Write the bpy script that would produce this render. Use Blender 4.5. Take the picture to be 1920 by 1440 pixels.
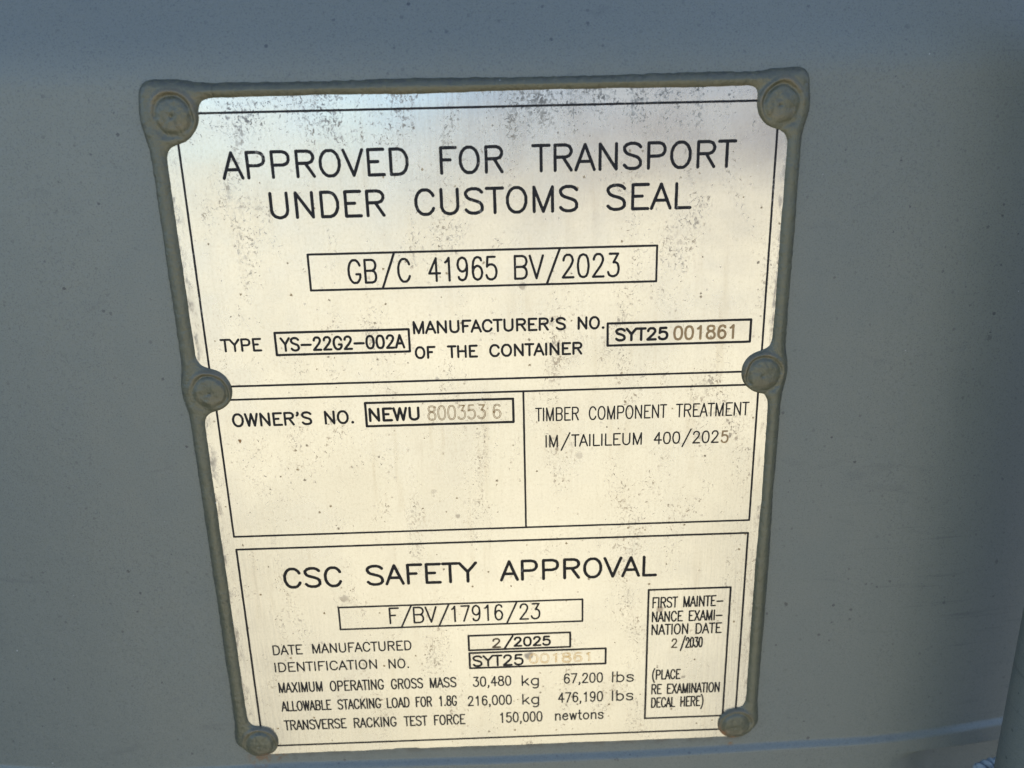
import bpy, math, random
import numpy as np
from mathutils import Matrix, Vector

random.seed(4)
S = bpy.context.scene
COL = S.collection
for o in list(bpy.data.objects):
    bpy.data.objects.remove(o)

# ------------------------------------------------------------------ camera
cam_data = bpy.data.cameras.new("camera")
cam = bpy.data.objects.new("camera", cam_data)
COL.objects.link(cam)
RIGHT = Vector((0.999413828723158, -0.025310765751967185, -0.023051336056015406))
UP = Vector((0.02922869147482606, 0.2802971211568206, 0.9594681899187008))
BACK = Vector((-0.017823651466176652, -0.9595795376143905, 0.2808726195985728))
EYE = Vector((0.0035454460853238823, -0.25629926799512665, 0.07297430967005103))
cam.matrix_world = Matrix(((RIGHT.x, UP.x, BACK.x, EYE.x),
                           (RIGHT.y, UP.y, BACK.y, EYE.y),
                           (RIGHT.z, UP.z, BACK.z, EYE.z),
                           (0, 0, 0, 1)))
cam_data.sensor_fit = 'HORIZONTAL'
cam_data.sensor_width = 36.0
cam_data.lens = 36.0 * 1442.0 / 1920.0
cam_data.clip_start = 0.01
cam_data.clip_end = 2000.0
cam_data.dof.use_dof = True
cam_data.dof.focus_distance = 0.268
cam_data.dof.aperture_fstop = 9.0
S.camera = cam

# ------------------------------------------------------------------ daylight
SUN_ELEV = math.radians(50)
SUN_AZ = math.radians(57)         # measured from straight behind the wall (+Y) towards +X
world = bpy.data.worlds.new("World")
S.world = world
world.use_nodes = True
wn = world.node_tree
bg = wn.nodes["Background"]
sky = wn.nodes.new("ShaderNodeTexSky")
sky.sky_type = 'NISHITA'
sky.sun_disc = False
sky.sun_elevation = SUN_ELEV
sky.sun_rotation = SUN_AZ
sky.altitude = 50
sky.air_density = 1.0
sky.dust_density = 1.2
sky.ozone_density = 2.5
wn.links.new(sky.outputs[0], bg.inputs[0])
bg.inputs[1].default_value = 0.13

sun_data = bpy.data.lights.new("sun", 'SUN')
sun_data.energy = 4.2
sun_data.angle = math.radians(0.5)
sun_data.color = (1.0, 0.95, 0.87)
sun = bpy.data.objects.new("sun", sun_data)
COL.objects.link(sun)
sd = Vector((math.sin(SUN_AZ) * math.cos(SUN_ELEV), math.cos(SUN_AZ) * math.cos(SUN_ELEV), math.sin(SUN_ELEV)))
sun.rotation_euler = sd.to_track_quat('Z', 'Y').to_euler()

S.view_settings.view_transform = 'Standard'
S.view_settings.look = 'None'
S.view_settings.gamma = 1.0
S.view_settings.use_curve_mapping = False
S.view_settings.exposure = 1.14

# ------------------------------------------------------------------ helpers
MM = 0.001


def tag(o, label=None, cat=None, group=None, kind=None):
    if label: o["label"] = label
    if cat: o["category"] = cat
    if group: o["group"] = group
    if kind: o["kind"] = kind
    return o


def empty(name, loc=(0, 0, 0)):
    o = bpy.data.objects.new(name, None)
    o.empty_display_size = 0.05
    o.location = loc
    COL.objects.link(o)
    return o


def mesh_obj(name, verts, faces, mat, parent=None, smooth=False, loc=(0, 0, 0)):
    me = bpy.data.meshes.new(name)
    me.from_pydata([tuple(map(float, v)) for v in verts], [], [tuple(map(int, f)) for f in faces])
    me.materials.append(mat)
    if smooth:
        me.polygons.foreach_set("use_smooth", [True] * len(me.polygons))
    me.update()
    o = bpy.data.objects.new(name, me)
    o.location = loc
    COL.objects.link(o)
    if parent:
        o.parent = parent
    return o


def vnoise(x, z, scale, seed):
    """smooth value noise in -1..1, vectorised"""
    x = np.asarray(x, float) / scale + seed * 13.7
    z = np.asarray(z, float) / scale + seed * 7.3
    xi = np.floor(x).astype(np.int64); zi = np.floor(z).astype(np.int64)
    fx = x - xi; fz = z - zi
    fx = fx * fx * (3 - 2 * fx); fz = fz * fz * (3 - 2 * fz)

    def h(a, b):
        n = (a * 374761393 + b * 668265263 + seed * 97531) & 0x7fffffff
        n = ((n ^ (n >> 13)) * 1274126177) & 0x7fffffff
        n = n ^ (n >> 16)
        return (n % 10007) / 5003.5 - 1.0
    a = h(xi, zi); b = h(xi + 1, zi); c = h(xi, zi + 1); d = h(xi + 1, zi + 1)
    return (a * (1 - fx) + b * fx) * (1 - fz) + (c * (1 - fx) + d * fx) * fz


class Nodes:
    def __init__(self, name):
        self.m = bpy.data.materials.new(name)
        self.m.use_nodes = True
        self.t = self.m.node_tree
        self.b = self.t.nodes["Principled BSDF"]
        self.coord = self.t.nodes.new("ShaderNodeTexCoord").outputs["Object"]

    def n(self, typ, **kw):
        nd = self.t.nodes.new(typ)
        for k, v in kw.items():
            setattr(nd, k, v)
        return nd

    def link(self, a, b):
        self.t.links.new(a, b)

    def put(self, sock, v):
        if hasattr(v, "is_linked") or hasattr(v, "links"):
            self.link(v, sock)
        else:
            sock.default_value = v

    def scaled(self, s, off=(0, 0, 0)):
        mp = self.n("ShaderNodeMapping")
        mp.inputs["Scale"].default_value = s if hasattr(s, "__len__") else (s, s, s)
        mp.inputs["Location"].default_value = off
        self.link(self.coord, mp.inputs["Vector"])
        return mp.outputs[0]

    def noise(self, scale, detail=3.0, rough=0.55, vec=None, dist=0.0):
        nd = self.n("ShaderNodeTexNoise")
        nd.inputs["Scale"].default_value = scale
        nd.inputs["Detail"].default_value = detail
        nd.inputs["Roughness"].default_value = rough
        nd.inputs["Distortion"].default_value = dist
        self.link(vec if vec is not None else self.coord, nd.inputs["Vector"])
        return nd.outputs["Fac"]

    def vor(self, scale, vec=None, rand=1.0):
        nd = self.n("ShaderNodeTexVoronoi")
        nd.inputs["Scale"].default_value = scale
        nd.inputs["Randomness"].default_value = rand
        self.link(vec if vec is not None else self.coord, nd.inputs["Vector"])
        return nd

    def ramp(self, v, lo, hi, a=0.0, b=1.0):
        nd = self.n("ShaderNodeMapRange")
        nd.clamp = True
        nd.interpolation_type = 'SMOOTHSTEP'
        self.link(v, nd.inputs["Value"])
        for k, val in zip(("From Min", "From Max", "To Min", "To Max"), (lo, hi, a, b)):
            self.put(nd.inputs[k], val)
        return nd.outputs["Result"]

    def math(self, op, a, b=0.0, clamp=False):
        nd = self.n("ShaderNodeMath", operation=op, use_clamp=clamp)
        self.put(nd.inputs[0], a)
        self.put(nd.inputs[1], b)
        return nd.outputs[0]

    def mix(self, f, a, b):
        nd = self.n("ShaderNodeMix", data_type='RGBA')
        self.put(nd.inputs["Factor"], f)
        for s, v in ((nd.inputs["A"], a), (nd.inputs["B"], b)):
            pass
        ins = [i for i in nd.inputs if i.type == 'RGBA']
        for s, v in zip(ins, (a, b)):
            if isinstance(v, tuple):
                s.default_value = (*v, 1.0) if len(v) == 3 else v
            else:
                self.link(v, s)
        return [o for o in nd.outputs if o.type == 'RGBA'][0]

    def fmix(self, f, a, b):
        nd = self.n("ShaderNodeMix", data_type='FLOAT')
        self.put(nd.inputs[0], f); self.put(nd.inputs[2], a); self.put(nd.inputs[3], b)
        return nd.outputs[0]

    def bump(self, h, strength, dist=0.001):
        nd = self.n("ShaderNodeBump")
        nd.inputs["Strength"].default_value = strength
        nd.inputs["Distance"].default_value = dist
        self.link(h, nd.inputs["Height"])
        self.link(nd.outputs[0], self.b.inputs["Normal"])
        return nd

    def set(self, **kw):
        for k, v in kw.items():
            s = self.b.inputs[k.replace("_", " ")]
            if isinstance(v, tuple) and len(v) == 3:
                v = (*v, 1.0)
            self.put(s, v)
        return self.m


# ------------------------------------------------------------------ materials
PAINT_A = (0.152, 0.171, 0.146)
PAINT_B = (0.166, 0.183, 0.154)
PAINT_R = 0.46
PAINT_S = 1.0


def mat_paint():
    N = Nodes("container_paint")
    sep = N.n("ShaderNodeSeparateXYZ"); N.link(N.coord, sep.inputs[0])
    x, z = sep.outputs[0], sep.outputs[2]
    big = N.noise(5.0, 3, 0.5)
    fine = N.noise(1500, 3, 0.7)
    col = N.mix(N.ramp(big, 0.35, 0.7), PAINT_A, PAINT_B)
    col = N.mix(N.ramp(fine, 0.40, 0.68, 0.0, 0.42), col, (0.18, 0.20, 0.20))
    col = N.mix(N.ramp(N.noise(1900, 3, 0.7), 0.5, 0.68, 0.0, 0.55), col, (0.05, 0.062, 0.07))

    def flecks(scale, off, lo, mx, warp, amt, dark, col):
        vec = N.scaled(1.0, off)
        v = N.vor(scale, vec)
        rc = N.n("ShaderNodeSeparateColor"); N.link(v.outputs["Color"], rc.inputs[0])
        w = N.noise(scale * 7, 3, 0.65)
        dd = N.math('ADD', v.outputs["Distance"], N.math('MULTIPLY', N.math('SUBTRACT', w, 0.5), warp))
        size = N.ramp(rc.outputs[0], lo, 1.0, -0.02, mx)
        f = N.math('LESS_THAN', dd, size)
        f = N.math('MULTIPLY', f, N.math('MULTIPLY', amt, N.ramp(rc.outputs[1], 0.0, 1.0, 0.35, 1.0)))
        return N.mix(f, col, dark)
    patch = N.ramp(N.noise(26, 2, 0.5), 0.40, 0.62, 0.25, 0.9)
    col = flecks(430, (0.1, 0.2, 0.3), 0.68, 0.26, 0.5, patch, (0.035, 0.04, 0.045), col)
    col = flecks(170, (0.7, 0.1, 0.5), 0.92, 0.15, 0.45, patch, (0.025, 0.03, 0.033), col)
    col = flecks(260, (0.3, 0.6, 0.2), 0.955, 0.075, 0.04, 0.8, (0.62, 0.64, 0.62), col)
    # faint slanting scuffs, right of the plate
    sc = N.n("ShaderNodeMapping"); sc.inputs["Rotation"].default_value = (0, math.radians(-14), 0)
    sc.inputs["Scale"].default_value = (18, 1, 420); N.link(N.coord, sc.inputs["Vector"])
    scn = N.noise(1.0, 3, 0.6, sc.outputs[0])
    scm = N.math('MULTIPLY', N.ramp(x, 0.12, 0.16), N.ramp(N.noise(14, 2, 0.5), 0.48, 0.62))
    col = N.mix(N.math('MULTIPLY', scm, N.ramp(scn, 0.58, 0.72, 0.0, 0.5)), col, (0.055, 0.065, 0.072))
    # rub marks
    sm = N.noise(22, 4, 0.65, N.scaled((1.0, 1.0, 3.5)), 1.5)
    col = N.mix(N.ramp(sm, 0.60, 0.75, 0.0, 0.25), col, (0.06, 0.07, 0.078))
    # grime caught under the plate's lower edge, rusty below its two bottom rivets
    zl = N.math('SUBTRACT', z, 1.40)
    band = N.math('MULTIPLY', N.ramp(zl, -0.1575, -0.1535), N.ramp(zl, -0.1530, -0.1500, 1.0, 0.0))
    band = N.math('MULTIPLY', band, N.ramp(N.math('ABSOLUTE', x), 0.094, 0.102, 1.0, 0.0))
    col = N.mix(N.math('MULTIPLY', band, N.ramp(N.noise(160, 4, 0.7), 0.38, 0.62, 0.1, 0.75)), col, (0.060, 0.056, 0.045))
    for (mx, mz, r) in ((-0.0965, -0.1560, 0.0065), (-0.088, -0.1548, 0.0045), (0.0935, -0.1562, 0.0028)):
        d = N.n("ShaderNodeVectorMath", operation='DISTANCE')
        N.link(N.coord, d.inputs[0]); d.inputs[1].default_value = (mx, 0, mz + 1.40)
        f = N.math('MULTIPLY', N.ramp(d.outputs["Value"], r * 0.3, r, 1.0, 0.0), N.ramp(N.noise(420, 4, 0.7), 0.45, 0.60))
        col = N.mix(f, col, (0.17, 0.095, 0.042))
    rough = N.ramp(N.noise(60, 4, 0.6), 0.3, 0.7, PAINT_R - 0.03, PAINT_R + 0.05)
    h = N.math('ADD', N.math('MULTIPLY', N.noise(600, 3, 0.6), 0.6), N.math('MULTIPLY', N.noise(110, 2, 0.5), 1.0))
    N.bump(h, 0.25, 0.0006)
    return N.set(Base_Color=col, Roughness=rough, Specular_IOR_Level=PAINT_S)


def mat_plate():
    N = Nodes("brushed_steel")
    N.coord = N.n("ShaderNodeTexCoord").outputs["Object"]
    sep = N.n("ShaderNodeSeparateXYZ"); N.link(N.coord, sep.inputs[0])
    x, z = sep.outputs[0], sep.outputs[2]
    blot = N.noise(38, 4, 0.6)
    grain = N.noise(1.0, 3, 0.6, N.scaled((900, 900, 60)))
    base = N.mix(N.ramp(blot, 0.35, 0.7), (0.80, 0.795, 0.765), (0.755, 0.748, 0.715))
    base = N.mix(N.ramp(grain, 0.3, 0.7, 0.0, 0.18), base, (0.66, 0.64, 0.60))
    mott = N.noise(1300, 3, 0.7, N.scaled((1.0, 1.0, 0.7)))
    base = N.mix(N.ramp(mott, 0.45, 0.72, 0.0, 0.42), base, (0.56, 0.53, 0.47))
    smear = N.noise(230, 3, 0.6, N.scaled((1.0, 1.0, 0.11)))
    base = N.mix(N.math('MULTIPLY', N.ramp(smear, 0.52, 0.72), N.ramp(N.noise(22, 2, 0.5), 0.4, 0.65, 0.0, 0.26)), base, (0.50, 0.44, 0.35))
    # flaky dirt: small crisp dark flakes crowding the top strip, sparse brown ones below
    top = N.ramp(z, 0.066, 0.092)
    fx = N.scaled((1.0, 1.0, 0.8))
    flake = N.noise(980, 5, 0.74, fx, 0.7)
    clus = N.noise(70, 3, 0.6, N.scaled((1.0, 1.0, 0.42)), 0.5)
    dens = N.math('ADD', clus, N.math('MULTIPLY', top, 0.085))
    sc = N.math('ADD', flake, N.math('MULTIPLY', N.math('SUBTRACT', dens, 0.50), 0.62))
    dirt = N.ramp(sc, 0.625, 0.665)
    dcol = N.mix(N.ramp(N.noise(120, 2, 0.5), 0.38, 0.58), (0.37, 0.275, 0.155), (0.41, 0.27, 0.10))
    dcol = N.mix(top, dcol, (0.13, 0.128, 0.122))
    amt = N.fmix(top, N.ramp(N.noise(180, 2, 0.5), 0.35, 0.65, 0.12, 0.65), N.ramp(N.noise(260, 2, 0.5), 0.35, 0.6, 0.35, 0.85))
    dfac = N.math('MULTIPLY', dirt, amt)
    dfac = N.math('MAXIMUM', dfac, N.ramp(sc, 0.57, 0.66, 0.0, 0.12))
    # pepper: tiny irregular specks
    v = N.vor(480)
    rc = N.n("ShaderNodeSeparateColor"); N.link(v.outputs["Color"], rc.inputs[0])
    wv = N.math('ADD', v.outputs["Distance"], N.math('MULTIPLY', N.math('SUBTRACT', N.noise(3200, 3, 0.65), 0.5), 0.6))
    pep = N.math('LESS_THAN', wv, N.ramp(rc.outputs[0], 0.82, 1.0, -0.02, 0.24))
    pep = N.math('MULTIPLY', pep, N.ramp(rc.outputs[1], 0.0, 1.0, 0.2, 0.8))
    dfac = N.math('MAXIMUM', dfac, pep)
    # dust caught along the sealant
    rim = N.ramp(N.math('ABSOLUTE', x), 0.0958, 0.0984)
    rim = N.math('MULTIPLY', rim, N.ramp(N.noise(330, 4, 0.7, N.scaled((1.0, 1.0, 0.4))), 0.48, 0.66, 0.0, 0.6))
    dcol = N.mix(rim, dcol, (0.22, 0.19, 0.13))
    dfac = N.math('MAXIMUM', dfac, rim)
    # individual stains: x mm, z mm, radius mm, strength, brown?
    marks = [(-87.9, -19.9, 0.75, 0.9, (0.32, 0.15, 0.02)), (62.8, -93.2, 1.6, 0.5, (0.36, 0.22, 0.08)),
             (12.2, -111.9, 1.9, 0.6, (0.26, 0.20, 0.14)), (31.8, -29.6, 1.4, 0.25, (0.40, 0.29, 0.15)),
             (-56.8, -84.0, 1.7, 0.35, (0.36, 0.26, 0.13)), (-12.6, -51.5, 1.0, 0.4, (0.34, 0.24, 0.11)),
             (-21.0, -41.5, 1.1, 0.22, (0.40, 0.30, 0.16)), (12.6, 32.0, 1.3, 0.45, (0.40, 0.27, 0.10)),
             (72.9, -124.0, 0.9, 0.45, (0.34, 0.25, 0.13)), (-17.5, 0.5, 0.9, 0.3, (0.3, 0.24, 0.16))]
    wob = N.n("ShaderNodeTexNoise"); wob.inputs["Scale"].default_value = 420; wob.inputs["Detail"].default_value = 3
    N.link(N.coord, wob.inputs["Vector"])
    wsc = N.n("ShaderNodeVectorMath", operation='MULTIPLY_ADD')
    N.link(wob.outputs["Color"], wsc.inputs[0]); wsc.inputs[1].default_value = (0.0022,) * 3
    N.link(N.coord, wsc.inputs[2])
    tot = base
    fac_all = dfac
    tot = N.mix(dfac, tot, dcol)
    for (mx, mz, r, st, c) in marks:
        d = N.n("ShaderNodeVectorMath", operation='DISTANCE')
        N.link(wsc.outputs[0], d.inputs[0]); d.inputs[1].default_value = (mx * MM + 0.0011, 0.0011, mz * MM + 0.0011)
        f = N.ramp(d.outputs["Value"], r * MM * 0.6, r * MM * 1.15, st, 0.0)
        tot = N.mix(f, tot, c)
        fac_all = N.math('MAXIMUM', fac_all, f)
    met = N.math('SUBTRACT', PLATE_METAL, N.math('MULTIPLY', fac_all, 0.45), True)
    rough = N.ramp(N.noise(28, 4, 0.6), 0.3, 0.72, PLATE_R - 0.05, PLATE_R + 0.07)
    rough = N.fmix(fac_all, rough, 0.6)
    h = N.math('ADD', N.math('MULTIPLY', grain, 0.25), N.math('MULTIPLY', N.noise(13, 2, 0.5), 8.0))
    h = N.math('ADD', h, N.math('MULTIPLY', N.noise(40, 2, 0.5, N.scaled((0.5, 1.0, 1.0))), 1.2))
    N.bump(h, 0.16, 0.0008)
    return N.set(Base_Color=tot, Metallic=met, Roughness=rough)


PLATE_R = 0.22
PLATE_METAL = 0.93


def mat_ink(name, col, rough=0.45, wear=0.62, worn=(0.33, 0.30, 0.26), metal=0.0):
    N = Nodes(name)
    w = N.noise(700, 4, 0.7)
    c2 = N.noise(60, 3, 0.6)
    f = N.ramp(N.math('ADD', w, N.math('MULTIPLY', N.math('SUBTRACT', c2, 0.5), 0.5)), wear, wear + 0.06, 0.0, 0.6)
    return N.set(Base_Color=N.mix(f, col, worn), Roughness=rough, Specular_IOR_Level=0.3, Metallic=metal)


def mat_sealant():
    N = Nodes("olive_sealant")
    oi = N.n("ShaderNodeObjectInfo")
    off = N.n("ShaderNodeVectorMath", operation='ADD')
    N.link(N.coord, off.inputs[0]); N.link(oi.outputs["Random"], off.inputs[1])
    N.coord = off.outputs[0]
    at = N.n("ShaderNodeAttribute", attribute_name="dirt").outputs["Fac"]
    a = N.noise(55, 4, 0.6)
    col = N.mix(N.ramp(a, 0.35, 0.68), SEAL_A, SEAL_B)
    col = N.mix(N.ramp(N.noise(420, 4, 0.7), 0.55, 0.72, 0.0, 0.45), col, (0.055, 0.056, 0.045))
    col = N.mix(N.math('MULTIPLY', at, N.ramp(N.noise(160, 3, 0.6), 0.3, 0.62, 0.15, 1.0)), col, (0.145, 0.122, 0.068))
    v2 = N.vor(520)
    r2 = N.n("ShaderNodeSeparateColor"); N.link(v2.outputs["Color"], r2.inputs[0])
    s2 = N.ramp(r2.outputs[1], 0.90, 1.0, 0.0, 0.13)
    col = N.mix(N.math('LESS_THAN', v2.outputs["Distance"], s2), col, (0.6, 0.6, 0.56))  # tiny white glints painted into the sealant colour
    gr = N.n("ShaderNodeAttribute", attribute_name="grime").outputs["Fac"]
    col = N.mix(N.math('MULTIPLY', gr, N.ramp(N.noise(520, 4, 0.7), 0.35, 0.62, 0.0, 0.75)), col, (0.050, 0.053, 0.042))
    ru = N.n("ShaderNodeAttribute", attribute_name="rust").outputs["Fac"]
    col = N.mix(N.math('MULTIPLY', ru, N.ramp(N.noise(240, 3, 0.6), 0.3, 0.55, 0.3, 1.0)), col, (0.30, 0.115, 0.03))
    h = N.math('ADD', N.noise(300, 4, 0.65), N.math('MULTIPLY', N.noise(1200, 2, 0.6), 0.3))
    N.bump(h, 0.6, 0.0006)
    return N.set(Base_Color=col, Roughness=N.ramp(a, 0.3, 0.7, 0.34, 0.46), Specular_IOR_Level=0.9)


SEAL_A = (0.096, 0.097, 0.055)
SEAL_B = (0.114, 0.113, 0.066)


def mat_ground():
    N = Nodes("gravel_with_painted_shade")
    a = N.noise(0.6, 4, 0.6)
    b = N.noise(14, 4, 0.7)
    col = N.mix(N.ramp(a, 0.38, 0.62), (0.415, 0.372, 0.248), (0.53, 0.478, 0.330))
    col = N.mix(N.ramp(b, 0.35, 0.7, 0.0, 0.5), col, (0.37, 0.315, 0.235))
    # shade painted into the gravel colour, so the wall's edges reflect darker
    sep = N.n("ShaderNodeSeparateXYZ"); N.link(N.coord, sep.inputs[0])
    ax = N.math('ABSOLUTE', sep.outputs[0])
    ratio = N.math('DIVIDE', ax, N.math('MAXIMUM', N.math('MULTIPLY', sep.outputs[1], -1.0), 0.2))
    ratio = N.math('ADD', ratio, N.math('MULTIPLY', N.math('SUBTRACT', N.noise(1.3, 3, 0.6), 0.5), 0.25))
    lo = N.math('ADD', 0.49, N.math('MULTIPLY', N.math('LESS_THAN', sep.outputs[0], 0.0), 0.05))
    lo = N.math('SUBTRACT', lo, N.ramp(N.math('MULTIPLY', sep.outputs[1], -1.0), 1.4, 4.5, 0.22, 0.0))  # painted shade closes in near the wall, standing in for the container's shadow
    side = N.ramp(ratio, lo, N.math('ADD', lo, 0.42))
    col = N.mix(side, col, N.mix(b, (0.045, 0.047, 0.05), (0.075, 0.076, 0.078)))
    return N.set(Base_Color=col, Roughness=0.95)


def mat_unseen_rise():
    N = Nodes("unseen_rise_grey")  # plain grey for the rise added out of view
    b = N.noise(0.5, 5, 0.7)
    return N.set(Base_Color=N.mix(N.ramp(b, 0.35, 0.65), (0.092, 0.087, 0.092), (0.135, 0.128, 0.134)), Roughness=0.95)


M_PAINT = mat_paint()
M_PLATE = mat_plate()
M_INK = mat_ink("black_print", (0.010, 0.010, 0.012), 0.5, 0.67)
M_INK_TOP = mat_ink("black_print_dusty", (0.010, 0.010, 0.013), 0.5, 0.62)
M_STAMP = mat_ink("worn_brown_stamp", (0.27, 0.205, 0.135), 0.35, 0.58, (0.50, 0.40, 0.26), 0.8)
M_STAMP_DARK = mat_ink("dark_brown_stamp", (0.11, 0.085, 0.058), 0.4, 0.62, (0.35, 0.27, 0.17), 0.5)
M_STAMP_GOLD = mat_ink("faded_gold_stamp", (0.66, 0.47, 0.22), 0.35, 0.465, (0.79, 0.74, 0.63), 0.9)
M_STAMP_EDGE = mat_ink("scratched_brown_stamp", (0.16, 0.088, 0.02), 0.35, 0.64, (0.55, 0.43, 0.25), 0.8)
M_SEAL = mat_sealant()
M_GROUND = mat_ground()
M_UNSEEN_RISE = mat_unseen_rise()


def mat_cord():
    N = Nodes("pale_blue_cord")
    return N.set(Base_Color=N.mix(N.ramp(N.noise(300, 3, 0.6), 0.4, 0.65), (0.42, 0.48, 0.50), (0.24, 0.30, 0.33)), Roughness=0.6)


M_CORD = mat_cord()

# ------------------------------------------------------------------ the setting
GZ = -1.40
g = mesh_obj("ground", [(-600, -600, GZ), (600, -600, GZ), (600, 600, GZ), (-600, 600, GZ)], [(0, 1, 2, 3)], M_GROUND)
tag(g, kind="structure")

# unseen grey rise, added to darken the plate's upper reflections, highest to the right
hv, hf = [], []
NA, NRR = 90, 8
for i in range(NA + 1):
    a = math.radians(-80 + 160 * i / NA)
    crest = 0.6 + 15.0 / (1 + math.exp(-(math.degrees(a) + 3.0) / 2.5)) + 0.5 * float(vnoise(i, 0, 5, 9))
    for k in range(NRR + 1):
        t = k / NRR
        d = 55 + 30 * t
        hv.append((d * math.sin(a), -d * math.cos(a), GZ - 0.2 + crest * math.sin(t * math.pi / 2)))
for i in range(NA):
    for k in range(NRR):
        p = i * (NRR + 1) + k
        hf.append((p, p + 1, p + NRR + 2, p + NRR + 1))
unseen_rise = mesh_obj("unseen_rise", hv, hf, M_UNSEEN_RISE, smooth=True)
tag(unseen_rise, kind="structure")

# ------------------------------------------------------------------ shipping container
WALL_Y = 0.0012            # door skin behind the plate's front face
container = empty("shipping_container", (0, WALL_Y, GZ))
tag(container, "blue grey painted steel container end wall behind the metal approval plate", "shipping container")


def wall_depth(X, Z):
    """how far the skin lies in front of (negative) or behind (positive) the flat panel, metres; X, Z in metres"""
    d = np.zeros_like(X)
    # the step that comes forward under the plate, its edge slightly wavy
    edge = -0.1588 + 0.0004 * vnoise(X * 1000, Z * 0, 40, 3) + np.where(X > 0.05, (X - 0.05) * 0.025, 0)
    t = np.clip((edge - Z) / 0.0034, 0, 1)
    d -= 0.0018 * (t * t * (3 - 2 * t))
    # it is cut back in a dark pocket beside the locking bar
    a = np.clip((X - 0.160) / 0.032, 0, 1); b = np.clip((-0.1645 - Z) / 0.006, 0, 1)
    d += 0.016 * (a * a * (3 - 2 * a)) * (b * b * (3 - 2 * b))
    # the skin rolls back above, and to both sides
    u = np.clip(Z - TOP_ROLL, 0, None)
    d += np.where(u < 0.016, ROLL_TOP * u * u / 0.032, ROLL_TOP * (u - 0.008))
    d = np.minimum(d, 0.055)
    t = np.clip((np.abs(X) - 0.135) / 0.09, 0, 1)
    d += ROLL_SIDE * t * t
    d += 0.00025 * vnoise(X * 1000, Z * 1000, 60, 5)
    return d


TOP_ROLL = 0.096
ROLL_TOP = 0.42
ROLL_SIDE = 0.009


def axis(pts):
    out = []
    for (a, b, n) in pts:
        out.extend(np.linspace(a, b, n, endpoint=False))
    out.append(pts[-1][1])
    return np.array(out)


xs = axis([(-1.18, -0.26, 24), (-0.26, 0.28, 220), (0.28, 1.18, 24)])
zs = axis([(GZ + 0.12, -0.2, 40), (-0.2, -0.165, 20), (-0.165, -0.153, 48), (-0.153, 0.08, 60), (0.08, 0.20, 60), (0.20, 1.2, 30)])
X, Z = np.meshgrid(xs, zs)
Y = wall_depth(X, Z)
V = np.stack([X, Y, Z - GZ], -1).reshape(-1, 3)
nx, nz = len(xs), len(zs)
F = [(j * nx + i, j * nx + i + 1, (j + 1) * nx + i + 1, (j + 1) * nx + i) for j in range(nz - 1) for i in range(nx - 1)]
mesh_obj("door_panel", V, F, M_PAINT, container, smooth=True)


def box(x0, x1, y0, y1, z0, z1):
    v = [(x, y, z) for x in (x0, x1) for y in (y0, y1) for z in (z0, z1)]
    f = [(0, 1, 3, 2), (4, 6, 7, 5), (0, 4, 5, 1), (2, 3, 7, 6), (0, 2, 6, 4), (1, 5, 7, 3)]
    return v, f


v, f = box(-1.22, 1.22, 0.075, 6.0, 0.10, 2.60)
mesh_obj("body", v, f, M_PAINT, container)


def rod(name, x, y, r, z0, z1, parent, mat):
    n = 40
    vs, fs = [], []
    for k, z in enumerate((z0, z1)):
        for i in range(n):
            a = 2 * math.pi * i / n
            vs.append((x + r * math.cos(a), y + r * math.sin(a), z))
    for i in range(n):
        j = (i + 1) % n
        fs.append((i, j, n + j, n + i))
    return mesh_obj(name, vs, fs, mat, parent, smooth=True)


rod("locking_bar", 0.1985, -0.036, 0.0170, 0.15, 2.50, container, M_PAINT)

# ------------------------------------------------------------------ approval plate
plate = empty("approval_plate", (0, 0, 0))
tag(plate, "silver metal approval plate printed with black text, riveted and sealed to the container", "data plate")

PX, PT, PB = 99.6, 94.6, -153.2


def rounded_sheet():
    n = 120
    loop = []
    rnd = 2.0
    cs = [(PX - rnd, PT - rnd, 0), (-PX + rnd, PT - rnd, 90), (-PX + rnd, PB + rnd, 180), (PX - rnd, PB + rnd, 270)]
    for cx, cz, a0 in cs:
        for k in range(7):
            a = math.radians(a0 + 15 * k)
            loop.append([cx + rnd * math.cos(a), cz + rnd * math.sin(a)])
    # slightly nibbled lower edge
    out = []
    for i, p in enumerate(loop):
        q = loop[(i + 1) % len(loop)]
        out.append(p)
        if abs(p[1] - PB) < 0.01 and abs(q[1] - PB) < 0.01:
            for k in range(1, 140):
                t = k / 140
                xx = p[0] + (q[0] - p[0]) * t
                e = 0.16 * float(vnoise(xx, 0, 9, 2)) + 0.10 * float(vnoise(xx, 0, 2.3, 4))
                if -43 < xx < -33:
                    e += 0.35
                out.append([xx, PB + e])
    return out


loop = rounded_sheet()
nL = len(loop)
vs = [(p[0] * MM, 0.0, p[1] * MM) for p in loop] + [(p[0] * MM, WALL_Y + 0.0006, p[1] * MM) for p in loop]
fs = [tuple(reversed(range(nL)))] + [((i), (i + 1) % nL, nL + (i + 1) % nL, nL + i) for i in range(nL)]
sheet = mesh_obj("metal_sheet", vs, fs, M_PLATE, plate)

# ---- sealant and rivets as one height field, cut into bead and rivet heads
RIVETS = [(-95.9, 88.3, 8.9, 0.9, 0.2), (95.8, 87.9, 8.2, -0.3, 0.0), (-96.1, -1.2, 8.3, 0.6, -0.3),
          (95.6, 0.0, 7.8, 0.2, -0.8), (-95.4, -147.0, 7.3, 0.3, -0.5), (94.9, -146.9, 7.3, -0.2, 0.0)]


def smin(a, b, k):
    h = np.clip(0.5 + 0.5 * (b - a) / k, 0, 1)
    return b * (1 - h) + a * h - k * h * (1 - h)


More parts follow.
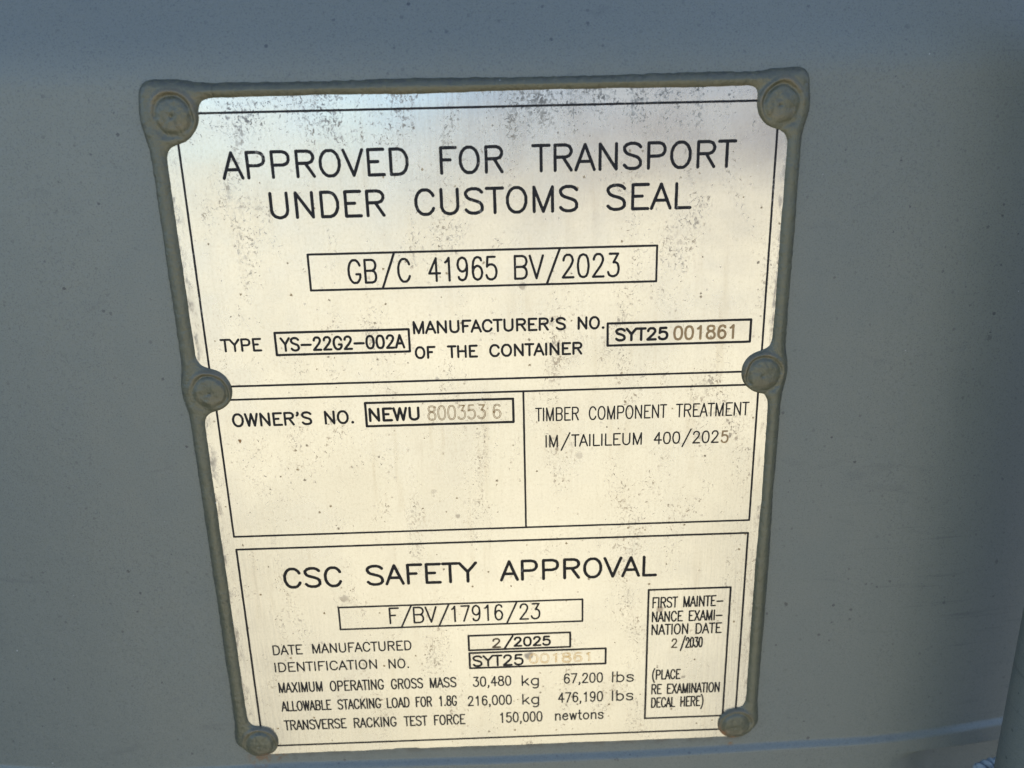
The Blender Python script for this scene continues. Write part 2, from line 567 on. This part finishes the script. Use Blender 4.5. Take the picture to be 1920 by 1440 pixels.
def bead_sdf(x, z):
    o = 0 * z
    wl = 0.30 * vnoise(z, o, 26, 11) + 0.10 * vnoise(z, o, 9, 12)
    wr = 0.30 * vnoise(z, o, 28, 21) + 0.10 * vnoise(z, o, 9, 22)
    wt = 0.25 * vnoise(x, o, 30, 31) + 0.10 * vnoise(x, o, 9, 32)
    zin = np.maximum(np.maximum(z - 95.0, -146.0 - z), 0)
    jag = np.where(np.abs(x) > 101.5, 0.10 * vnoise(x, z, 1.3, 91) + 0.08 * vnoise(x, z, 0.7, 92), 0)
    left = np.hypot(x + 101.65, zin) - (3.15 + wl + jag)
    right = np.hypot(x - 100.75, zin) - (2.85 + wr + jag)
    xin = np.maximum(np.abs(x) - 101.0, 0)
    top = np.hypot(z - 95.25, xin) - (2.40 + wt + np.where(z > 95.5, 0.2 * vnoise(x, z, 1.4, 93), 0))
    d = smin(smin(left, right, 0.5), top, 3.0)
    for (cx, cz, r, ox, oz) in RIVETS:
        rr = np.hypot(x - cx, z - cz) - r + 0.25 * vnoise(x + 0.0, z, 8, 41)
        d = smin(d, rr, 6.0)
    return d


def seal_height(x, z):
    d = bead_sdf(x, z)
    t = np.clip(-d / 2.9, 0, 1)
    inner = (np.abs(x) < 101.3) & (z < 95.2)
    h = -1.5 + 2.65 * np.clip(t * (2 - t), 0, 1) ** np.where(inner, 0.5, 0.72)
    h = np.where(d > 0, -1.5 - d * 0.8, h)
    dirt = np.zeros_like(x)
    head = np.zeros_like(x, dtype=int) - 1
    for k, (cx, cz, r, ox, oz) in enumerate(RIVETS):
        hx, hz = cx + ox, cz + oz
        dx, dz = x - hx, z - hz
        q = np.hypot(dx, dz)
        R = 5.5
        wob = 0.38 * vnoise(x, z, 4.5, 50 + k)
        qq = q + wob
        # raised collar with a deep crescent above the head, almost closed below it
        up = np.clip(0.5 + 0.5 * (dz - 0.5 * dx * np.sign(cx)) / 6.0, 0, 1)
        rim = np.exp(-((qq - 6.9) / 0.9) ** 2) * (0.25 + 0.85 * up)
        groove = np.exp(-((qq - 5.7) / 0.75) ** 2) * (0.12 + 0.75 * up)
        dome = 0.75 * np.clip(1 - (qq / 5.8) ** 2, 0, 1) ** 0.7
        dimple = 0.45 * np.exp(-(np.hypot(dx + 0.4, dz + 0.6) / 0.5) ** 2)
        lower = 0.45 * np.exp(-(((qq - 6.9) / 0.9) ** 2)) * np.clip(-dz / 6.0, 0, 1)
        blend = np.clip((8.0 - qq) / 2.2, 0, 1)
        blend = blend * blend * (3 - 2 * blend)
        target = 1.15 + dome - dimple + 0.26 * vnoise(x, z, 3.2, 60 + k) + 0.12 * vnoise(x, z, 1.4, 80 + k) + 0.05 * dz
        h = h * (1 - blend) + np.minimum(target, h + 3) * blend + 0.55 * rim * np.clip((8.4 - qq), 0, 1) - 0.8 * groove - lower
        dirt = np.maximum(dirt, np.clip(rim * (0.55 + 0.6 * (dz > -1)) + 0.9 * np.exp(-((dz + 3.4) / 1.6) ** 2) * (qq < 5.2) * 0.8, 0, 1))
        head = np.where(qq < 5.6, k, head)
    # dust lies along the inner foot of the top bead
    dirt = np.maximum(dirt, np.exp(-((z - 93.4) / 0.8) ** 2) * (np.abs(x) < 90) * 0.9)
    h = h + np.where(d < -0.3, 0.10 * vnoise(x, z, 3.0, 71) + 0.06 * vnoise(x, z, 1.1, 72), 0)
    # rust at the foot of the lower right rivet
    rust = np.exp(-(((x - 89.6) / 1.6) ** 2 + ((z + 151.2) / 1.7) ** 2)) + 0.7 * np.exp(-(((x - 93.4) / 2.6) ** 2 + ((z + 153.6) / 1.2) ** 2))
    rust = rust + 0.5 * np.exp(-(((x - 88.1) / 0.8) ** 2 + ((z + 148.5) / 2.5) ** 2))
    rust = np.clip(rust + 0.55 * np.exp(-(((x + 92.0) / 4.0) ** 2 + ((z + 153.4) / 1.3) ** 2)), 0, 1)
    out = np.maximum(np.maximum(-102.6 - x, x - 101.4), (z - 95.8) * (np.abs(x) < 101))
    grime = np.clip(out / 0.9, 0, 1) * np.clip((d + 2.2) / 1.2, 0, 1)
    return h, dirt, head, d, rust, grime


def height_patch(step, x0, x1, z0, z1):
    gx = np.arange(x0, x1 + step / 2, step); gz = np.arange(z0, z1 + step / 2, step)
    return np.meshgrid(gx, gz)


STEP = 0.30
BANDS = [(-110, -82, -158, 103), (82, 110, -158, 103), (-82, 82, 88, 103)]
bead_v, bead_f, bead_d = [], [], []
rv = {k: ([], [], []) for k in range(6)}
for (x0, x1, z0, z1) in BANDS:
    gx, gz = height_patch(STEP, x0, x1, z0, z1)
    h, dirt, head, d, rust, grime = seal_height(gx, gz)
    ny_, nx_ = gx.shape
    keep_v = (h > -1.45)
    P = np.stack([gx, -h, gz], -1).reshape(-1, 3) * MM
    dr = np.stack([dirt.reshape(-1), rust.reshape(-1), grime.reshape(-1)], -1); hd = head.reshape(-1); kv = keep_v.reshape(-1)
    maps = {}
    for j in range(ny_ - 1):
        r0 = j * nx_
        row = kv[r0:r0 + nx_] | kv[r0 + nx_:r0 + 2 * nx_]
        for i in np.nonzero(row[:-1] | row[1:])[0]:
            q = (r0 + i, r0 + i + 1, r0 + nx_ + i + 1, r0 + nx_ + i)
            if not any(kv[c] for c in q):
                continue
            hk = [hd[c] for c in q]
            k = hk[0] if hk.count(hk[0]) == 4 and hk[0] >= 0 else -1
            tv, tf, td = (bead_v, bead_f, bead_d) if k < 0 else rv[k]
            mp = maps.setdefault(k, {})
            ids = []
            for c in q:
                if c not in mp:
                    mp[c] = len(tv)
                    tv.append(P[c]); td.append(dr[c])
                ids.append(mp[c])
            tf.append(ids)


def add_dirt(o, vals):
    for n, k in (("dirt", 0), ("rust", 1), ("grime", 2)):
        a = o.data.attributes.new(n, 'FLOAT', 'POINT')
        a.data.foreach_set("value", [float(v[k]) for v in vals])


b = mesh_obj("sealant_bead", bead_v, bead_f, M_SEAL, plate, smooth=True)
add_dirt(b, bead_d)
RIVET_LABEL = {0: "covered rivet with a cracked brown smear on its lower edge", 5: "rivet ringed with orange rust at its foot"}
for k in range(6):
    tv, tf, td = rv[k]
    cx, cz = RIVETS[k][0] * MM, RIVETS[k][1] * MM
    o = mesh_obj("rivet", [(p[0] - cx, p[1], p[2] - cz) for p in tv], tf, M_SEAL, plate, smooth=True, loc=(cx, 0, cz))
    add_dirt(o, td)
    if k in RIVET_LABEL:
        o["label"] = RIVET_LABEL[k]

# ------------------------------------------------------------------ print on the plate
G = {
    'A': (18, "9,21 1,0|9,21 17,0|4,7 14,7"),
    'B': (21, "4,21 4,0|4,21 13,21 16,20 17,19 18,17 18,15 17,13 16,12 13,11|4,11 13,11 16,10 17,9 18,7 18,4 17,2 16,1 13,0 4,0"),
    'C': (21, "18,16 17,18 15,20 13,21 9,21 7,20 5,18 4,16 3,13 3,8 4,5 5,3 7,1 9,0 13,0 15,1 17,3 18,5"),
    'D': (21, "4,21 4,0|4,21 11,21 14,20 16,18 17,16 18,13 18,8 17,5 16,3 14,1 11,0 4,0"),
    'E': (19, "4,21 4,0|4,21 17,21|4,11 12,11|4,0 17,0"),
    'F': (18, "4,21 4,0|4,21 17,21|4,11 12,11"),
    'G': (21, "18,16 17,18 15,20 13,21 9,21 7,20 5,18 4,16 3,13 3,8 4,5 5,3 7,1 9,0 13,0 15,1 17,3 18,5 18,8|13,8 18,8"),
    'H': (22, "4,21 4,0|18,21 18,0|4,11 18,11"),
    'I': (8, "4,21 4,0"),
    'K': (21, "4,21 4,0|18,21 4,7|9,12 18,0"),
    'L': (17, "4,21 4,0|4,0 16,0"),
    'M': (24, "4,21 4,0|4,21 12,0|20,21 12,0|20,21 20,0"),
    'N': (22, "4,21 4,0|4,21 18,0|18,21 18,0"),
    'O': (22, "9,21 7,20 5,18 4,16 3,13 3,8 4,5 5,3 7,1 9,0 13,0 15,1 17,3 18,5 19,8 19,13 18,16 17,18 15,20 13,21 9,21"),
    'P': (21, "4,21 4,0|4,21 13,21 16,20 17,19 18,17 18,14 17,12 16,11 13,10 4,10"),
    'R': (21, "4,21 4,0|4,21 13,21 16,20 17,19 18,17 18,15 17,13 16,12 13,11 4,11|11,11 18,0"),
    'S': (20, "17,18 15,20 12,21 8,21 5,20 3,18 3,16 4,14 5,13 7,12 13,10 15,9 16,8 17,6 17,3 15,1 12,0 8,0 5,1 3,3"),
    'T': (16, "8,21 8,0|1,21 15,21"),
    'U': (22, "4,21 4,6 5,3 7,1 10,0 12,0 15,1 17,3 18,6 18,21"),
    'V': (18, "1,21 9,0|17,21 9,0"),
    'W': (24, "2,21 7,0|12,21 7,0|12,21 17,0|22,21 17,0"),
    'X': (20, "3,21 17,0|17,21 3,0"),
    'Y': (18, "1,21 9,11 9,0|17,21 9,11"),
    '0': (20, "9,21 6,20 4,17 3,12 3,9 4,4 6,1 9,0 11,0 14,1 16,4 17,9 17,12 16,17 14,20 11,21 9,21"),
    '1': (20, "6,17 8,18 11,21 11,0"),
    '2': (20, "4,16 4,17 5,19 6,20 8,21 12,21 14,20 15,19 16,17 16,15 15,13 13,10 3,0 17,0"),
    '3': (20, "5,21 16,21 10,13 13,13 15,12 16,11 17,8 17,6 16,3 14,1 11,0 8,0 5,1 4,2 3,4"),
    '4': (20, "13,21 3,7 18,7|13,21 13,0"),
    '5': (20, "15,21 5,21 4,12 5,13 8,14 11,14 14,13 16,11 17,8 17,6 16,3 14,1 11,0 8,0 5,1 4,2 3,4"),
    '6': (20, "16,18 15,20 12,21 10,21 7,20 5,17 4,12 4,7 5,3 7,1 10,0 11,0 14,1 16,3 17,6 17,7 16,10 14,12 11,13 10,13 7,12 5,10 4,7"),
    '7': (20, "17,21 7,0|3,21 17,21"),
    '8': (20, "8,21 5,20 4,18 4,16 5,14 7,13 11,12 14,11 16,9 17,7 17,4 16,2 15,1 12,0 8,0 5,1 4,2 3,4 3,7 4,9 6,11 9,12 13,13 15,14 16,16 16,18 15,20 12,21 8,21"),
    '9': (20, "16,14 15,11 13,9 10,8 9,8 6,9 4,11 3,14 3,15 4,18 6,20 9,21 10,21 13,20 15,18 16,14 16,9 15,4 13,1 10,0 8,0 5,1 4,3"),
    '-': (24, "3,9 21,9"),
    '.': (10, "5,1.3 4.4,0.8 5,0.3 5.6,0.8 5,1.3 5,0.5"),
    ',': (10, "5,1 5.5,0.3 5,-0.3 4.6,0.4 5,1|5.5,0.3 5.6,-1.2 4.8,-3 3.6,-4"),
    "'": (10, "5,21 5.5,20.3 5,19.6 4.6,20.3 5,21|5.5,20.3 5.6,18.8 4.8,17 3.6,16"),
    '(': (14, "11,25 9,23 7,20 5,16 4,11 4,7 5,2 7,-2 9,-5 11,-7"),
    ')': (14, "3,25 5,23 7,20 9,16 10,11 10,7 9,2 7,-2 5,-5 3,-7"),
    'k': (17, "4,21 4,0|14,14 4,4|8,8 15,0"),
    'g': (19, "15,14 15,-2 14,-5 13,-6 11,-7 8,-7 6,-6|15,11 13,13 11,14 8,14 6,13 4,11 3,8 3,6 4,3 6,1 8,0 11,0 13,1 15,3"),
    'l': (8, "4,21 4,0"),
    'b': (19, "4,21 4,0|4,11 6,13 8,14 11,14 13,13 15,11 16,8 16,6 15,3 13,1 11,0 8,0 6,1 4,3"),
    's': (17, "14,11 13,13 10,14 7,14 4,13 3,11 4,9 6,8 11,7 13,6 14,4 14,3 13,1 10,0 7,0 4,1 3,3"),
    'n': (19, "4,14 4,0|4,10 7,13 9,14 12,14 14,13 15,10 15,0"),
    'e': (18, "3,8 15,8 15,10 14,12 13,13 11,14 8,14 6,13 4,11 3,8 3,6 4,3 6,1 8,0 11,0 13,1 15,3"),
    'w': (22, "3,14 7,0|11,14 7,0|11,14 15,0|19,14 15,0"),
    't': (12, "5,21 5,4 6,1 8,0 10,0|2,14 9,14"),
    'o': (19, "8,14 6,13 4,11 3,8 3,6 4,3 6,1 8,0 11,0 13,1 15,3 16,6 16,8 15,11 13,13 11,14 8,14"),
}
GLYPH = {c: (w, [[tuple(map(float, p.split(','))) for p in s.split()] for s in t.split('|')]) for c, (w, t) in G.items()}
PXMM = 0.181        # size of one photo pixel at the middle of the plate, mm


def word_lines(txt, x0, x1, zb, h):
    pen, pl = 0.0, []
    for ch in txt:
        w, st = GLYPH[ch]
        for s in st:
            pl.append([(pen + a, b) for a, b in s])
        pen += w
    lo = min(p[0] for s in pl for p in s); hi = max(p[0] for s in pl for p in s)
    if hi - lo < 1e-6:
        hi = lo + 1
    sx = (x1 - x0) / (hi - lo); sz = h / 21.0
    return [[(x0 + (a - lo) * sx, zb + b * sz) for a, b in s] for s in pl]


class Ink:
    """flat printed strokes with round ends, a hair above the sheet; each stroke a hair apart from the next"""

    def __init__(self):
        self.v, self.f, self.k = [], [], 0

    def lift(self):
        self.k = (self.k + 1) % 24
        return -0.020 - 0.0012 * self.k

    def poly(self, pts, w, closed=False):
        r = w / 2
        for i in range(len(pts) - 1):
            (ax, az), (bx, bz) = pts[i], pts[i + 1]
            L = math.hypot(bx - ax, bz - az)
            if L < 1e-6:
                continue
            nx_, nz_ = -(bz - az) / L * r, (bx - ax) / L * r
            y = self.lift()
            n = max(1, int(L / 2.2))
            b0 = len(self.v)
            for q in range(n + 1):
                t = q / n
                px_, pz_ = ax + (bx - ax) * t, az + (bz - az) * t
                e = 1.0 + 0.07 * random.uniform(-1, 1)
                e2 = 1.0 + 0.07 * random.uniform(-1, 1)
                self.v.append((px_ + nx_ * e, y, pz_ + nz_ * e))
                self.v.append((px_ - nx_ * e2, y, pz_ - nz_ * e2))
            for q in range(n):
                a = b0 + 2 * q
                self.f.append((a, a + 1, a + 3, a + 2))
        for p in pts:
            y = self.lift()
            b0 = len(self.v)
            for q in range(12):
                a = 2 * math.pi * q / 12
                self.v.append((p[0] + r * math.cos(a), y, p[1] + r * math.sin(a)))
            self.f.append(tuple(range(b0, b0 + 12)))

    def outline(self, pts, w, t):
        """a stroke shown by its two scratched edges only"""
        for sgn in (-1, 1):
            q = []
            for i, p in enumerate(pts):
                a = pts[max(i - 1, 0)]; b = pts[min(i + 1, len(pts) - 1)]
                if i == 0 and pts[0] == pts[-1]: a = pts[-2]
                if i == len(pts) - 1 and pts[0] == pts[-1]: b = pts[1]
                L = math.hypot(b[0] - a[0], b[1] - a[1]) or 1
                q.append((p[0] - (b[1] - a[1]) / L * w / 2 * sgn, p[1] + (b[0] - a[0]) / L * w / 2 * sgn))
            self.poly(q, t)

    def rect(self, x0, z0, x1, z1, w):
        self.poly([(x0, z0), (x1, z0), (x1, z1), (x0, z1), (x0, z0)], w)

    def build(self, name, mat, parent):
        # counter the winding so faces look out of the wall
        return mesh_obj(name, [(a * MM, b * MM, c * MM) for a, b, c in self.v], self.f, mat, parent)


def lettering(parent, px, *words, slashes=(), mat=None, name="lettering"):
    k = Ink()
    w = px * PXMM * 1.06 * (1 - 0.0011 * words[0][3])      # lower lines were measured where a pixel covers more plate
    for wd in words:
        for s in word_lines(*wd):
            k.poly(s, w)
    for (x0, z0, x1, z1) in slashes:
        k.poly([(x0, z0), (x1, z1)], w)
    return k.build(name, mat or M_INK, parent)


def text_box(parent, x0, z0, x1, z1, px):
    k = Ink()
    k.rect(x0, z0, x1, z1, px * PXMM * 1.06 * (1 - 0.0011 * z0))
    return k.build("text_box", M_INK, parent)


# customs approval panel
k = Ink()
k.poly([(-95, 88.84), (95, 88.84), (95, 0), (-95, 0), (-95, 88.84)], 0.72)
customs = k.build("customs_panel", M_INK_TOP, plate)
lettering(customs, 5.9, ('APPROVED', -81.96, -23.49, 69.08, 7.77), ('FOR', -12.63, 6.77, 69.08, 7.77), ('TRANSPORT', 16.75, 81.82, 69.08, 7.77), mat=M_INK_TOP)
lettering(customs, 5.9, ('UNDER', -68.06, -31.94, 56.36, 7.7), ('CUSTOMS', -21.4, 30.78, 56.3, 7.7), ('SEAL', 41.0, 67.95, 56.36, 7.65), mat=M_INK_TOP)
text_box(customs, -57.9, 32.42, 57.55, 44.3, 4.0)
lettering(customs, 4.4, ('GB', -44.9, -35.99, 34.57, 7.5), ('C', -28.48, -24.82, 34.57, 7.48), ('41965', -18.32, 4.03, 34.55, 7.46),
          ('BV', 10.23, 19.57, 34.52, 7.5), ('2023', 26.17, 44.84, 34.52, 7.48), slashes=((-34.05, 32.44, -29.58, 44.11), (20.76, 32.45, 25.11, 43.9)))
lettering(customs, 4.0, ('TYPE', -89.92, -76.65, 12.47, 3.98))
text_box(customs, -71.55, 10.63, -26.3, 18.36, 4.4)
lettering(customs, 4.4, ('YS-22G2-002A', -69.72, -28.18, 12.1, 4.3))
lettering(customs, 4.3, ("MANUFACTURER'S", -24.48, 26.74, 16.9, 3.84), ('NO.', 31.48, 39.95, 16.88, 3.85))
lettering(customs, 4.2, ('OF', -24.31, -17.89, 8.2, 3.75), ('THE', -13.29, -3.49, 8.17, 3.8), ('CONTAINER', 1.15, 32.38, 8.12, 3.85))
text_box(customs, 41.42, 10.67, 90.58, 18.42, 4.4)
lettering(customs, 4.9, ('SYT25', 44.43, 61.89, 12.42, 3.92))
lettering(customs, 4.4, ('001861', 64.36, 84.61, 12.2, 4.4), mat=M_STAMP, name="stamped_number")

# owner panel (with the dividing rule) and timber panel
k = Ink()
k.poly([(12.19, -57.06), (-94.5, -57.06), (-94.5, -4.82), (12.19, -4.82)], 0.72)
owner = k.build("owner_panel", M_INK, plate)
lettering(owner, 4.3, ("OWNER'S", -89.22, -62.3, -14.47, 4.3), ('NO.', -57.18, -47.69, -14.47, 4.3))
text_box(owner, -43.0, -15.97, 8.54, -7.4, 4.4)
lettering(owner, 4.8, ('NEWU', -41.61, -24.71, -13.98, 4.3))
k = Ink()
for wd in (('800353', -21.25, -1.43, -14.28, 4.95), ('6', 1.61, 4.04, -14.32, 4.9)):
    for s in word_lines(*wd):
        k.outline(s, 0.42, 0.19)
k.build("stamped_number", M_STAMP_EDGE, owner)

k = Ink()
k.poly([(12.19, -4.82), (94.7, -4.82), (94.7, -57.06), (12.19, -57.06), (12.19, -4.82)], 0.72)
timber = k.build("timber_panel", M_INK, plate)
lettering(timber, 2.7, ('TIMBER', 16.44, 31.35, -15.9, 4.65), ('COMPONENT', 35.35, 62.51, -15.95, 4.65), ('TREATMENT', 66.12, 91.7, -15.92, 4.6))
lettering(timber, 2.8, ('IM', 19.96, 23.9, -25.79, 4.25), ('TAILILEUM', 29.15, 53.88, -25.79, 4.22), ('400', 58.59, 67.56, -25.86, 4.22),
          ('202', 72.45, 81.47, -25.95, 4.3), slashes=((25.3, -27.19, 28.38, -20.72), (68.63, -27.24, 71.58, -20.76)))
lettering(timber, 3.2, ('5', 82.73, 84.9, -26.1, 4.25), mat=M_STAMP, name="stamped_number")

# safety approval panel
k = Ink()
k.poly([(-94.3, -62.28), (94.6, -62.28), (94.6, -149.43), (-94.3, -149.43), (-94.3, -62.28)], 0.78)
safety = k.build("safety_panel", M_INK, plate)
lettering(safety, 5.6, ('CSC', -77.91, -57.38, -78.6, 7.62), ('SAFETY', -47.18, -6.85, -78.57, 7.65), ('APPROVAL', 2.58, 60.62, -78.54, 7.66))
text_box(safety, -59.17, -97.36, 33.08, -87.87, 3.4)
lettering(safety, 3.4, ('F', -40.08, -36.81, -95.45, 6.49), ('BV', -30.98, -22.57, -95.49, 6.49), ('17916', -16.53, 2.54, -95.53, 6.49), ('23', 9.25, 16.71, -95.57, 6.47),
          slashes=((-35.94, -97.25, -31.75, -87.91), (-21.69, -97.34, -17.58, -87.94), (4.17, -97.18, 8.17, -87.89)))
lettering(safety, 2.7, ('DATE', -85.51, -74.62, -107.45, 3.9), ('MANUFACTURED', -70.44, -33.01, -107.3, 3.85))
text_box(safety, -10.71, -108.55, 28.36, -102.12, 3.8)
lettering(safety, 3.4, ('2', -1.48, 1.31, -107.58, 3.7), mat=M_STAMP_DARK, name="stamped_number")
lettering(safety, 3.9, ('2025', 6.86, 20.54, -107.33, 3.7), slashes=((2.94, -108.4, 6.22, -102.88),))
lettering(safety, 2.7, ('IDENTIFICATION', -85.63, -46.75, -115.1, 3.82), ('NO.', -41.81, -34.42, -115.3, 3.88))
text_box(safety, -10.64, -116.62, 42.16, -109.8, 3.8)
lettering(safety, 3.9, ('SYT25', -9.17, 9.88, -115.73, 4.38))
k = Ink()
for s in word_lines('001861', 12.62, 35.77, -115.25, 3.9):
    k.outline(s, 0.52, 0.26)
k.build("stamped_number", M_STAMP_GOLD, safety)
lettering(safety, 2.8, ('MAXIMUM', -85.1, -68.61, -124.56, 4.22), ('OPERATING', -65.24, -44.77, -124.65, 4.28), ('GROSS', -41.49, -29.53, -124.73, 4.28), ('MASS', -26.35, -16.5, -124.78, 4.2))
lettering(safety, 2.7, ('30,480', -9.59, 4.99, -125.0, 4.15), ('kg', 9.56, 15.79, -125.26, 4.35))
lettering(safety, 2.7, ('67,200', 26.12, 40.97, -125.05, 4.2), ('lbs', 45.03, 53.12, -125.2, 4.5))
lettering(safety, 2.8, ('ALLOWABLE', -85.0, -65.94, -133.18, 4.24), ('STACKING', -62.97, -46.5, -133.27, 4.28), ('LOAD', -43.69, -35.26, -133.38, 4.3),
          ('FOR', -32.34, -26.47, -133.4, 4.3), ('1.8G', -23.1, -16.65, -133.42, 4.38))
lettering(safety, 2.7, ('216,000', -11.94, 5.01, -133.82, 4.2), ('kg', 9.62, 15.76, -134.0, 4.4))
lettering(safety, 2.7, ('476,190', 23.76, 41.06, -133.84, 4.3), ('lbs', 45.11, 53.09, -133.88, 4.5))
lettering(safety, 2.8, ('TRANSVERSE', -84.82, -60.71, -142.1, 4.26), ('RACKING', -57.35, -40.97, -142.15, 4.24), ('TEST', -37.57, -28.69, -142.22, 4.24), ('FORCE', -25.59, -13.69, -142.25, 4.3))
lettering(safety, 2.7, ('150,000', 0.65, 16.98, -142.3, 4.4), ('newtons', 22.51, 41.37, -142.15, 4.23))
k = Ink()
k.rect(58.2, -142.92, 89.45, -84.86, 4.4 * PXMM)
exam = k.build("text_box", M_INK, safety)
lettering(safety, 2.9, ('FIRST', 60.03, 69.26, -92.6, 4.26), ('MAINTE-', 71.86, 86.7, -92.57, 4.26))
lettering(safety, 2.9, ('NANCE', 59.99, 71.47, -98.72, 4.19), ('EXAMI-', 74.17, 86.71, -98.74, 4.17))
lettering(safety, 2.9, ('NATION', 60.0, 73.71, -104.44, 4.28), ('DATE', 77.06, 86.72, -104.5, 4.22))
lettering(safety, 2.8, ('2', 67.81, 69.77, -110.47, 3.7), mat=M_STAMP_DARK, name="stamped_number")
lettering(safety, 2.9, ('2030', 73.34, 79.64, -110.62, 4.26), slashes=((71.34, -111.99, 72.97, -105.58),))
lettering(safety, 2.8, ('(PLACE', 60.81, 71.55, -124.75, 4.12))
lettering(safety, 2.8, ('RE', 60.7, 64.36, -131.48, 4.26), ('EXAMINATION', 66.87, 87.34, -131.48, 4.22))
lettering(safety, 2.8, ('DECAL', 60.79, 69.96, -137.8, 4.32), ('HERE)', 72.41, 81.2, -137.77, 4.4))

# ------------------------------------------------------------------ cord end in the lower right corner
cord = empty("cord", (0.2020, -0.0005, -0.1715))
tag(cord, "short pale blue twisted cord end beside the locking bar, in the bottom corner", "cord")
vs, fs = [], []
NP, NR = 40, 8
for s in range(2):
    b0 = len(vs)
    for i in range(NP):
        t = i / (NP - 1)
        a = math.pi * 6 * t + math.pi * s
        cx = -0.0075 + 0.015 * t
        cy = -0.003 + 0.0011 * math.cos(a)
        cz = 0.0030 * math.sin(math.pi * t) + 0.0011 * math.sin(a)
        for j in range(NR):
            q = 2 * math.pi * j / NR
            vs.append((cx, cy + 0.0015 * math.cos(q), cz + 0.0015 * math.sin(q)))
    for i in range(NP - 1):
        for j in range(NR):
            fs.append((b0 + i * NR + j, b0 + i * NR + (j + 1) % NR, b0 + (i + 1) * NR + (j + 1) % NR, b0 + (i + 1) * NR + j))
mesh_obj("strand", vs, fs, M_CORD, cord, smooth=True)
